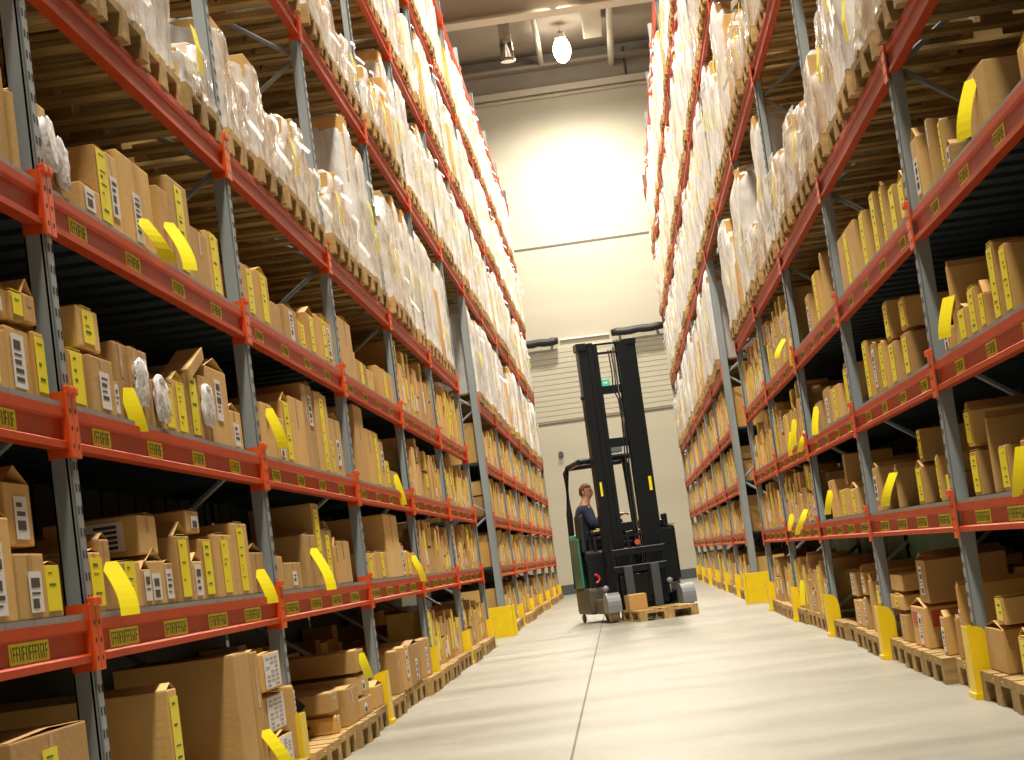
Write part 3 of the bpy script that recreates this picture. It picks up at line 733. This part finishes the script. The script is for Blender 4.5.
VH = ['', '', '', '', '', '', '', '']
VDESC = ['film wrapped brown load', 'tall wrapped mixed load', 'low wrapped brown load', 'tall opaque white load', 'wrapped white carton load', 'highest wrapped mixed load', 'lowest wrapped brown load', 'tall white filmed load', 'unwrapped brown carton stack', 'tall film wrapped brown load']
LVW = {4: 'lowest pallet tier', 5: 'second pallet tier', 6: 'third pallet tier', 7: 'top pallet tier'}
used = [False]*10; n_load = 0
def place_load(sd, bayword, lv, j, x, s, y, rs, farness):
    global n_load
    v = rs.choice((0, 2, 6, 0, 8, 4, 2, 1, 9) if farness < .3 else (1, 3, 4, 5, 7, 3, 7, 5, 9, 8))
    if used[v]: o = copy_tree(VAR[v])
    else: o = VAR[v]; used[v] = True
    o.location = (x+s*(.6-.055)+rs.uniform(-.02, .03)*s, y+rs.uniform(-.015, .015), LV[lv]+.069)
    o.rotation_euler = (0, 0, (0 if s < 0 else math.pi)+rs.uniform(-.025, .025))
    nm = 'left' if sd == 'L' else 'right'
    tag(o, '%s, %s rack bay %s, %s, %s from near' % (VDESC[v], nm, bayword, LVW[lv], ORD[j]), 'pallet load', 'wrapped pallet loads on the %s rack' % nm)
    n_load += 1
for sd in 'LR':
    x, s, ya, yb = side[sd]
    near = ya if sd == 'L' else ya[1:]
    bays = [(near[i], near[i+1], i-1) for i in range(len(near)-1)]
    bridge = (near[-1], yb[0])
    names = ['one', 'two', 'three', 'four', 'five', 'six', 'seven', 'eight', 'nine', 'ten', 'eleven', 'twelve', 'thirteen', 'fourteen']
    allb = [(a, b, names[i], 4) for i, (a, b, _) in enumerate(bays)] + [(bridge[0], bridge[1], 'over gap', 5)] + [(yb[i], yb[i+1], names[len(bays)+i], 4) for i in range(len(yb)-1)]
    for (a, b, wd, l0) in allb:
        for lv in range(l0, 8):
            # leave out what lies wholly above the frame
            if (LV[lv]-CAMZ)/b > (.345 if sd == 'L' else .345): continue
            rs = random.Random(int(a*10)+lv*13+(0 if sd == 'L' else 77))
            for j in range(4):
                y = a+.09+(b-a-.18)*(j+.5)/4
                if sd == 'L' and lv == 4 and (LV[4]-CAMZ)/(y+.4) > .34 and y < 7: continue
                place_load(sd, wd, lv, j, x, s, y, rs, (y-8)/40)
for i, v in enumerate(VAR):
    if not used[i]:
        for ch in list(v.children): bpy.data.objects.remove(ch)
        bpy.data.objects.remove(v)
print('cartons', n_carton, 'loads', n_load)
# pallets standing on the floor under the racks
grp = 'wooden pallets on the floor under the racks'
for sd in 'LR':
    x, s, ya, yb = side[sd]; near = ya if sd == 'L' else ya[1:]
    names = ['one', 'two', 'three', 'four', 'five', 'six', 'seven', 'eight', 'nine', 'ten', 'eleven', 'twelve', 'thirteen', 'fourteen']
    bl = [(near[i], near[i+1], names[i]) for i in range(len(near)-1)] + [(yb[i], yb[i+1], names[len(near)-1+i]) for i in range(len(yb)-1)]
    for (a, b, wd) in bl:
        if sd == 'L' and wd == 'one': rng = (3,)
        else: rng = range(4)
        for j in rng:
            y = a+.1+(b-a-.2)*(j+.5)/4
            o = inst('pallet', PALM, None, (x+s*(.57 if sd == 'R' else .53)+s*rnd.uniform(-.03, .04), y, 0), rnd.uniform(-.02, .02))
            tag(o, 'wooden floor pallet under %s rack bay %s, %s from the near post' % ('left' if sd == 'L' else 'right', wd, ORD[j]), 'pallet', grp)
# green tarpaulin hanging at the back of the low right bays
for i, (ya_, yb_) in enumerate(((YR[3], YR[4]), (YR[4], YR[5]), (YR[5], YR[6]))):
    m = MB(); n = 16
    xb = XR+.705
    for j in range(n):
        a = ya_+.1+(yb_-ya_-.2)*j/n; b = ya_+.1+(yb_-ya_-.2)*(j+1)/n
        xa, xc = xb+.012*math.sin(j*1.3), xb+.012*math.sin((j+1)*1.3)
        m.ribbon([((xa+xc)/2, (a+b)/2, .30), ((xa+xc)/2-.01, (a+b)/2, .815)], ((xc-xa)/2, (b-a)/2, 0), .002)
    tag(m.build('tarpaulin', TARP), 'dark green tarpaulin behind the bottom cartons of the right rack, %s sheet from near' % ORD[i], 'tarpaulin', 'green tarpaulins behind the right rack')
# ------------------------------------------------------------------ reach truck, its driver, the pallet on the forks
TO = Vector((.429, 26.80, 0)); TR = math.radians(12)
o = inst('pallet', PALM, None, (TO.x+.6*-math.sin(TR), TO.y+.6*math.cos(TR), 0), TR+math.pi/2)
tag(o, 'wooden pallet on the floor in the aisle on the forks of the reach truck', 'pallet')
bx = carton_mb(.30, .25, .21, random.Random(5), 1).build('carton', [CARD, TAPE])
bx.location = Vector((TO.x, TO.y, .146)) + Matrix.Rotation(TR, 3, 'Z') @ Vector((-.39, .62, 0)); bx.rotation_euler = (0, 0, TR)
tag(bx, 'small brown carton alone on the pallet in front of the reach truck', 'carton')
tk = empty('reach_truck', TO, TR); tag(tk, 'dark green and black reach truck with tall black mast, driven down the aisle', 'forklift truck')
def tp(name, mb, m, parent=None, smooth=False): return mb.build(name, m, parent or tk, smooth)
# chassis and body
m = MB(); m.bbox(-.68, -.30, 1.95, 2.95, .12, .50, .05); m.bbox(-.30, .68, 1.95, 2.95, .12, .45, .04); ch = tp('chassis', m, DGREY)
m = MB(); m.bbox(-.68, -.645, 2.30, 2.95, .50, 1.22, .02); m.bbox(-.68, .25, 2.86, 2.95, .50, 1.28, .03); tp('green_body_panel', m, GREEN)
m = MB(); m.bbox(.10, .70, 1.92, 2.90, .45, 1.24, .05); m.bbox(.20, .60, 1.95, 2.7, 1.24, 1.34, .04); hb = tp('battery_housing', m, BLACK)
MB().bbox(.52, .60, 1.9, 2.0, 1.24, 1.42, .02).build('housing_post', BLACK, hb)
MB().box(.55, .70, 1.93, 2.3, 1.244, 1.262).build('light_trim', LGREY, hb)
m = MB(); m.bbox(-.62, .10, 1.98, 2.1, .45, 1.0, .03); m.bbox(-.05, .10, 2.1, 2.8, .45, 1.1, .03); tp('dashboard', m, BLACK)
m = MB(); m.bbox(-.64, .1, 2.1, 2.86, .45, .5, .01); tp('step_floor', m, RUBBER)
# wheels
def wheel(name, x, y, r, w, z=None):
    z = r if z is None else z
    t = MB(); t.tube([(x-w/2, y, z), (x-w/2+.015, y, z), (x+w/2-.015, y, z), (x+w/2, y, z)], [r-.015, r, r, r-.015], 24); o = t.build(name, mat('tan_tyre', (.33, .20, .10), .5) if 'tan_tyre' not in bpy.data.materials else bpy.data.materials['tan_tyre'], tk)
    MB().tube([(x-w/2-.004, y, z), (x+w/2+.004, y, z)], r*.5, 16).build('hub', LGREY, o)
for x in (-.52, .54):
    m = MB(); m.bbox(x-.09, x+.09, 1.05, 2.0, .12, .33, .04); lg = tp('reach_leg', m, BLACK if x > 0 else DGREY)
    c_ = MB(); n = 10; pr = []
    for i in range(n+1):
        t = math.pi*i/n; pr.append((math.cos(t)*.17, math.sin(t)*.17))
    k = len(c_.v)
    for xx in (x-.095, x+.095): c_.v += [(xx, 1.13-a, .24+b) for a, b in pr] + [(xx, 1.13+.17, .14), (xx, 1.13-.17, .14)]
    q = len(pr)+2
    for j in range(q): c_.f.append((k+j, k+(j+1) % q, k+q+(j+1) % q, k+q+j)); c_.m.append(0); c_.t.append(1)
    c_.f.append(tuple(range(k, k+q))[::-1]); c_.f.append(tuple(range(k+q, k+2*q))); c_.m += [0, 0]; c_.t += [1, 1]
    c_.build('wheel_cover', LGREY, lg)
    wheel('wheel', x, 1.13, .14, .12)
    bm = bmesh.new(); bmesh.ops.create_uvsphere(bm, u_segments=14, v_segments=10, radius=.045, matrix=Matrix.Translation((x-.02 if x < 0 else x-.16, 1.35, .47)))
    b_ = MB(); b_.add(bm); bm.free(); b_.tube([(x-.02 if x < 0 else x-.16, 1.35, .3), (x-.02 if x < 0 else x-.16, 1.35, .45)], .015, 8); b_.build('ball_knob', LGREY, lg, smooth=True)
wheel('drive_wheel', -.3, 2.5, .16, .12); wheel('caster_wheel', -.62, 2.84, .06, .05)
# mast: nested channels
def channel(x0, x1, y0, y1, z0, z1, open_in):
    c = MB(); t = .018
    c.box(x0, x1, y0, y0+t, z0, z1); c.box(x0, x1, y1-t, y1, z0, z1)
    if open_in > 0: c.box(x0, x0+t, y0+t, y1-t, z0, z1)
    else: c.box(x1-t, x1, y0+t, y1-t, z0, z1)
    return c
for s in (-1, 1):
    a, b = sorted((s*.42, s*.285)); r_ = tp('outer_mast_rail', channel(a, b, 1.62, 1.82, .18, 3.90, -s), BLACK)
    a, b = sorted((s*.282, s*.205)); tp('middle_mast_rail', channel(a, b, 1.60, 1.79, .2, 3.94, -s), BLACK)
    a, b = sorted((s*.202, s*.145)); tp('inner_mast_rail', channel(a, b, 1.59, 1.76, .22, 3.92, -s), BLACK)
    xl = s*.36
    MB().box(xl-.012-(.0 if s < 0 else .01), xl+.02, 1.612, 1.6185, 1.76, 1.96).build('yellow_label', YEL, r_)
tp('mast_top_cap', MB().bbox(-.445, -.30, 1.59, 1.84, 3.84, 3.95, .01), BLACK)
tp('mast_top_cap', MB().bbox(.27, .43, 1.60, 1.84, 3.86, 3.95, .01), BLACK)
for z, hh, dp in ((3.92, .03, .05), (3.79, .035, .05), (3.26, .12, .08), (2.50, .13, .08), (1.30, .12, .08)):
    tp('mast_cross_member', MB().bbox(-.25, .25, 1.70, 1.70+dp, z-hh/2, z+hh/2, .008), BLACK)
tp('side_bolt', MB().tube([(-.45, 1.72, 3.18), (-.41, 1.72, 3.18)], .03, 8), BLACK)
tp('lift_cylinder', MB().tube([(.10, 1.85, .25), (.10, 1.85, 2.2)], .04, 14), BLACK)
tp('lift_chain', MB().tube([(.10, 1.66, .7), (.10, 1.66, 3.85)], .012, 6), CHROME)
tp('lift_chain', MB().tube([(.135, 1.66, .7), (.135, 1.66, 2.3)], .012, 6), CHROME)
for x in (.02, .06): tp('hydraulic_hose', MB().tube([(x, 1.64, 3.82), (x+.01, 1.63, 3.5), (x, 1.64, 3.25), (x+.05, 1.63, 3.1), (x+.06, 1.63, 2.8), (x+.03, 1.64, 2.2), (x+.02, 1.64, 1.0)], .010, 6), RUBBER)
# carriage and forks
m = MB(); 
for z in (.70, .94): m.bbox(-.38, .38, 1.38, 1.42, z-.045, z+.045, .008)
for x in (-.36, -.12, .12, .36): m.box(x-.02, x+.02, 1.40, 1.43, .3, 1.15)
m.bbox(-.30, .30, 1.43, 1.60, .2, .62, .02); m.box(-.38, .38, 1.40, 1.42, 1.15, 1.18); cg = tp('fork_carriage', m, BLACK)
m = MB()
for z in (.747, .987): m.box(-.38, .38, 1.375, 1.385, z-.006, z+.004)
m.build('pale_edge_strip', LGREY, cg)  # pale grey strips along the upper edges of the carriage bars
for x in (-.19, .19):
    k = MB(); k.bbox(x-.06, x+.06, 1.32, 1.375, .045, .74, .01); k.bbox(x-.06, x+.06, .22, 1.34, .045, .085, .008); tp('fork', k, mat('fork_steel', (.06, .075, .085), .45) if 'fork_steel' not in bpy.data.materials else bpy.data.materials['fork_steel'])
# overhead guard
m = MB()
m.tube([(-.65, 2.92, .50), (-.62, 2.92, 1.6), (-.59, 2.92, 2.20), (-.55, 2.90, 2.27), (.25, 2.88, 2.28)], .046, 10)
m.tube([(-.56, 2.90, 2.27), (-.54, 2.05, 2.30)], .04, 8); m.tube([(-.54, 2.05, 2.30), (.28, 2.05, 2.31)], .045, 8); m.tube([(.28, 2.05, 2.34), (.25, 2.88, 2.30)], .035, 8)
m.tube([(.12, 2.05, 2.31), (.16, 2.05, 1.0)], .042, 8)
for i in range(5): m.tube([(-.42+i*.14, 2.05, 2.305), (-.42+i*.14, 2.89, 2.275)], .014, 6)
tp('overhead_guard', m, BLACK)
tp('roof_beacon', MB().bbox(-.08, .12, 2.05, 2.25, 2.375, 2.47, .02), LGREY)
# seat
m = MB(); m.bbox(-.60, -.16, 2.22, 2.70, .86, 1.03, .05); st = tp('seat', m, SEATM)
R_ = Matrix.Translation((-.60, 0, 1.0)) @ Matrix.Rotation(math.radians(2), 4, 'Y') @ Matrix.Translation((.60, 0, -1.0))
k = MB(); k.bbox(-.63, -.55, 2.24, 2.68, 1.0, 1.56, .04, R=R_); k.build('backrest', SEATM, st)
k = MB(); k.bbox(-.5, -.1, 2.10, 2.18, 1.24, 1.31, .02); k.tube([(-.45, 2.14, .9), (-.45, 2.14, 1.26)], .02, 8); ar = k.build('armrest', SEATM, st)
MB().box(-.46, -.2, 2.092, 2.099, 1.285, 1.305).build('yellow_trim', YEL, ar)
tp('seat_base', MB().bbox(-.5, -.2, 2.3, 2.6, .5, .86, .02), BLACK)
# steering knob and levers
m = MB(); bm = bmesh.new(); bmesh.ops.create_uvsphere(bm, u_segments=10, v_segments=8, radius=.035, matrix=Matrix.Translation((.03, 2.46, 1.40))); m.add(bm); bm.free()
m.tube([(.03, 2.46, 1.1), (.03, 2.46, 1.38)], .05, 12); m.tube([(.03, 2.46, 1.33), (.03, 2.46, 1.36)], .15, 20); tp('steering_wheel', m, SEATM)
tp('red_lamp', MB().tube([(.0, 1.36, 1.06), (.0, 1.385, 1.06)], .04, 12), REDINK)
rr = [(-.56+.06*math.sin(t*.5), 1.93-.005*t, .62+.06*math.cos(t*.5)) for t in range(7)]
tp('red_hose', MB().tube(rr, .018, 8), mat('red_rubber', (.6, .02, .03), .4))
# driver
def skin(name, V, E, m, parent, root=0, sub=2):
    me = bpy.data.meshes.new(name); me.from_pydata([v[:3] for v in V], E, []); me.materials.append(m)
    o = bpy.data.objects.new(name, me); C.objects.link(o); o.parent = parent
    md = o.modifiers.new('skin', 'SKIN'); md.use_smooth_shade = True; md.branch_smoothing = .6
    if not me.skin_vertices: 
        bm = bmesh.new(); bm.from_mesh(me); bm.verts.layers.skin.verify(); bm.to_mesh(me); bm.free()
    for i, v in enumerate(V):
        r = v[3]; me.skin_vertices[0].data[i].radius = r if isinstance(r, tuple) else (r, r)
        me.skin_vertices[0].data[i].use_root = (i == root)
    o.modifiers.new('sub', 'SUBSURF').levels = sub; o.modifiers['sub'].render_levels = sub
    return o
DR = Vector((-.47, 2.46, 1.13))
V = [(0, 0, 0, .135), (-.01, 0, .14, .13), (-.02, 0, .30, .15), (-.01, 0, .44, .15), (.0, 0, .54, .10), (.02, -.005, .60, .075), (.04, -.015, .65, .066),
     (.045, -.015, .71, .072), (.04, -.015, .79, .05),
     (0, -.17, .50, .085), (.04, -.25, .27, .052), (.20, -.25, .24, .035), (.29, -.23, .25, .028),
     (0, .17, .50, .085), (.12, .24, .29, .052), (.42, .11, .35, .042), (.55, .05, .37, .045),
     (.06, -.10, -.01, .085), (.42, -.13, .02, .062), (.43, -.13, -.32, .045), (.43, -.13, -.52, .035), (.53, -.14, -.54, .032),
     (.06, .10, -.01, .085), (.42, .13, .02, .062), (.45, .13, -.32, .045), (.45, .13, -.52, .035), (.55, .14, -.54, .032)]
Ed = [(0,1),(1,2),(2,3),(3,4),(4,5),(5,6),(6,7),(7,8),(3,9),(9,10),(10,11),(11,12),(3,13),(13,14),(14,15),(15,16),(0,17),(17,18),(18,19),(19,20),(20,21),(0,22),(22,23),(23,24),(24,25),(25,26)]
# five fingers on each hand, curled
for (hi, hx, hy, hz, sy) in ((12, .29, -.23, .25, 1), (16, .55, .05, .37, -1)):
    for q, (dy, ln) in enumerate(((-.028, .055), (-.010, .065), (.009, .06), (.027, .048))):
        k = len(V); V += [(hx+.045, hy+dy, hz+.004, .010), (hx+.045+ln*.6, hy+dy, hz-.006, .0085), (hx+.045+ln*.8, hy+dy, hz-.03, .0075)]
        Ed += [(hi, k), (k, k+1), (k+1, k+2)]
    k = len(V); V += [(hx+.01, hy+sy*.035, hz, .011), (hx+.045, hy+sy*.05, hz-.012, .009)]; Ed += [(hi, k), (k, k+1)]
pe = empty('person', TO, TR); tag(pe, 'person in navy jumper seated on the reach truck, looking to the right', 'person')
off = lambda V: [(v[0]+DR.x, v[1]+DR.y, v[2]+DR.z, v[3]) for v in V]
body = skin('body', off(V), Ed, SKIN, pe)
# face, ears joined to the head as one small mesh
HC = Vector((.05, -.015, .74)) + DR; HR = Matrix.Rotation(math.radians(-38), 3, 'Z')
def hp(x, y, z): return tuple(HC + HR @ Vector((x, y, z)))
bm = bmesh.new(); bmesh.ops.create_uvsphere(bm, u_segments=24, v_segments=18, radius=1)
for v in bm.verts:
    c = v.co.copy(); x, y, z = c.x*.098, c.y*.076, c.z*.122
    if z < -.03: x *= 1-.12*(-z-.03)/.09; y *= 1-.30*(-z-.03)/.09
    if x > .06:                                       # brow, nose, mouth, chin
        g_ = math.exp(-(y/.012)**2)
        x += .026*g_*math.exp(-((z+.012)/.022)**2) + .007*math.exp(-((z-.035)/.012)**2) - .007*math.exp(-((z-.012)/.012)**2)*(1-g_) + .006*math.exp(-((z+.055)/.010)**2) + .010*math.exp(-((z+.095)/.02)**2)
    v.co = Vector(hp(x, y, z))
m = MB(); m.add(bm); bm.free()
for s in (-1, 1):
    bm = bmesh.new(); bmesh.ops.create_uvsphere(bm, u_segments=10, v_segments=8, radius=1)
    for v in bm.verts: v.co = Vector(hp(-.005+v.co.x*.02, s*.079+v.co.y*.01, -.005+v.co.z*.032))
    m.add(bm); bm.free()
m.build('head', SKIN, pe, smooth=True)
m = MB()
for s in (-1, 1):
    bm = bmesh.new(); bmesh.ops.create_uvsphere(bm, u_segments=8, v_segments=6, radius=.010, matrix=Matrix.Translation(hp(.086, s*.03, .012))); m.add(bm, 0); bm.free()
    m.tube([hp(.093, s*.018, .033), hp(.088, s*.045, .032)], .004, 5, 1)
m.build('eyes', [mat('dark_eye', (.03, .02, .02), .2), HAIR], pe)
m = MB(); m.tube([hp(.0985, -.022, -.057), hp(.104, 0, -.055), hp(.0985, .022, -.057)], [.003, .005, .003], 6); m.build('lips', mat('lip', (.42, .12, .10), .5), pe)
bm = bmesh.new(); bmesh.ops.create_uvsphere(bm, u_segments=28, v_segments=18, radius=1); kill = []
for v in bm.verts:
    c = v.co.copy(); w_ = 1+.03*math.sin(c.x*17+c.y*11)
    if c.z < -.25 - .2*(c.x < -.2) or (c.x > .35 and c.z < .42): kill.append(v)
    v.co = Vector(hp(c.x*.106*w_-.003, c.y*.083*w_, c.z*.130*w_+.004))
bmesh.ops.delete(bm, geom=kill, context='VERTS')
m = MB(); m.add(bm); bm.free(); hr = m.build('hair', HAIR, pe, smooth=True); hr.modifiers.new('s', 'SOLIDIFY').thickness = .006
gr = lambda ids, g: [(V[i][0], V[i][1], V[i][2], V[i][3]+g) for i in ids]
ids = [0, 1, 2, 3, 4, 9, 10, 11, 13, 14, 15]; ix = {a: i for i, a in enumerate(ids)}
skin('jumper', off([(v[0], v[1], v[2], v[3]+(.022 if i not in (4,) else .018)) for i, v in zip(ids, [V[i] for i in ids])]), [(ix[a], ix[b]) for a, b in Ed[:26] if a in ix and b in ix], NAVY, pe)
ids = [0, 17, 18, 19, 20, 22, 23, 24, 25]; ix = {a: i for i, a in enumerate(ids)}
skin('trousers', off([(V[i][0], V[i][1], V[i][2], V[i][3]+.02) for i in ids]), [(ix[a], ix[b]) for a, b in Ed[:26] if a in ix and b in ix], mat('dark_trousers', (.02, .022, .035), .85), pe)
for a, b in ((20, 21), (25, 26)):
    skin('shoe', off([(V[a][0]-.03, V[a][1], V[a][2]-.02, .045), (V[a][0]+.04, V[a][1], V[a][2]-.03, .042), (V[b][0]+.03, V[b][1], V[b][2], .035)]), [(0, 1), (1, 2)], RUBBER, pe)
# ------------------------------------------------------------------ world and view
w = bpy.data.worlds.new('world'); sc.world = w; w.use_nodes = True
w.node_tree.nodes['Background'].inputs[0].default_value = (.95, .85, .7, 1); w.node_tree.nodes['Background'].inputs[1].default_value = .012
sc.view_settings.view_transform = 'Standard'; sc.view_settings.look = 'None'; sc.view_settings.gamma = 1; sc.view_settings.use_curve_mapping = False
sc.view_settings.exposure = 0.25
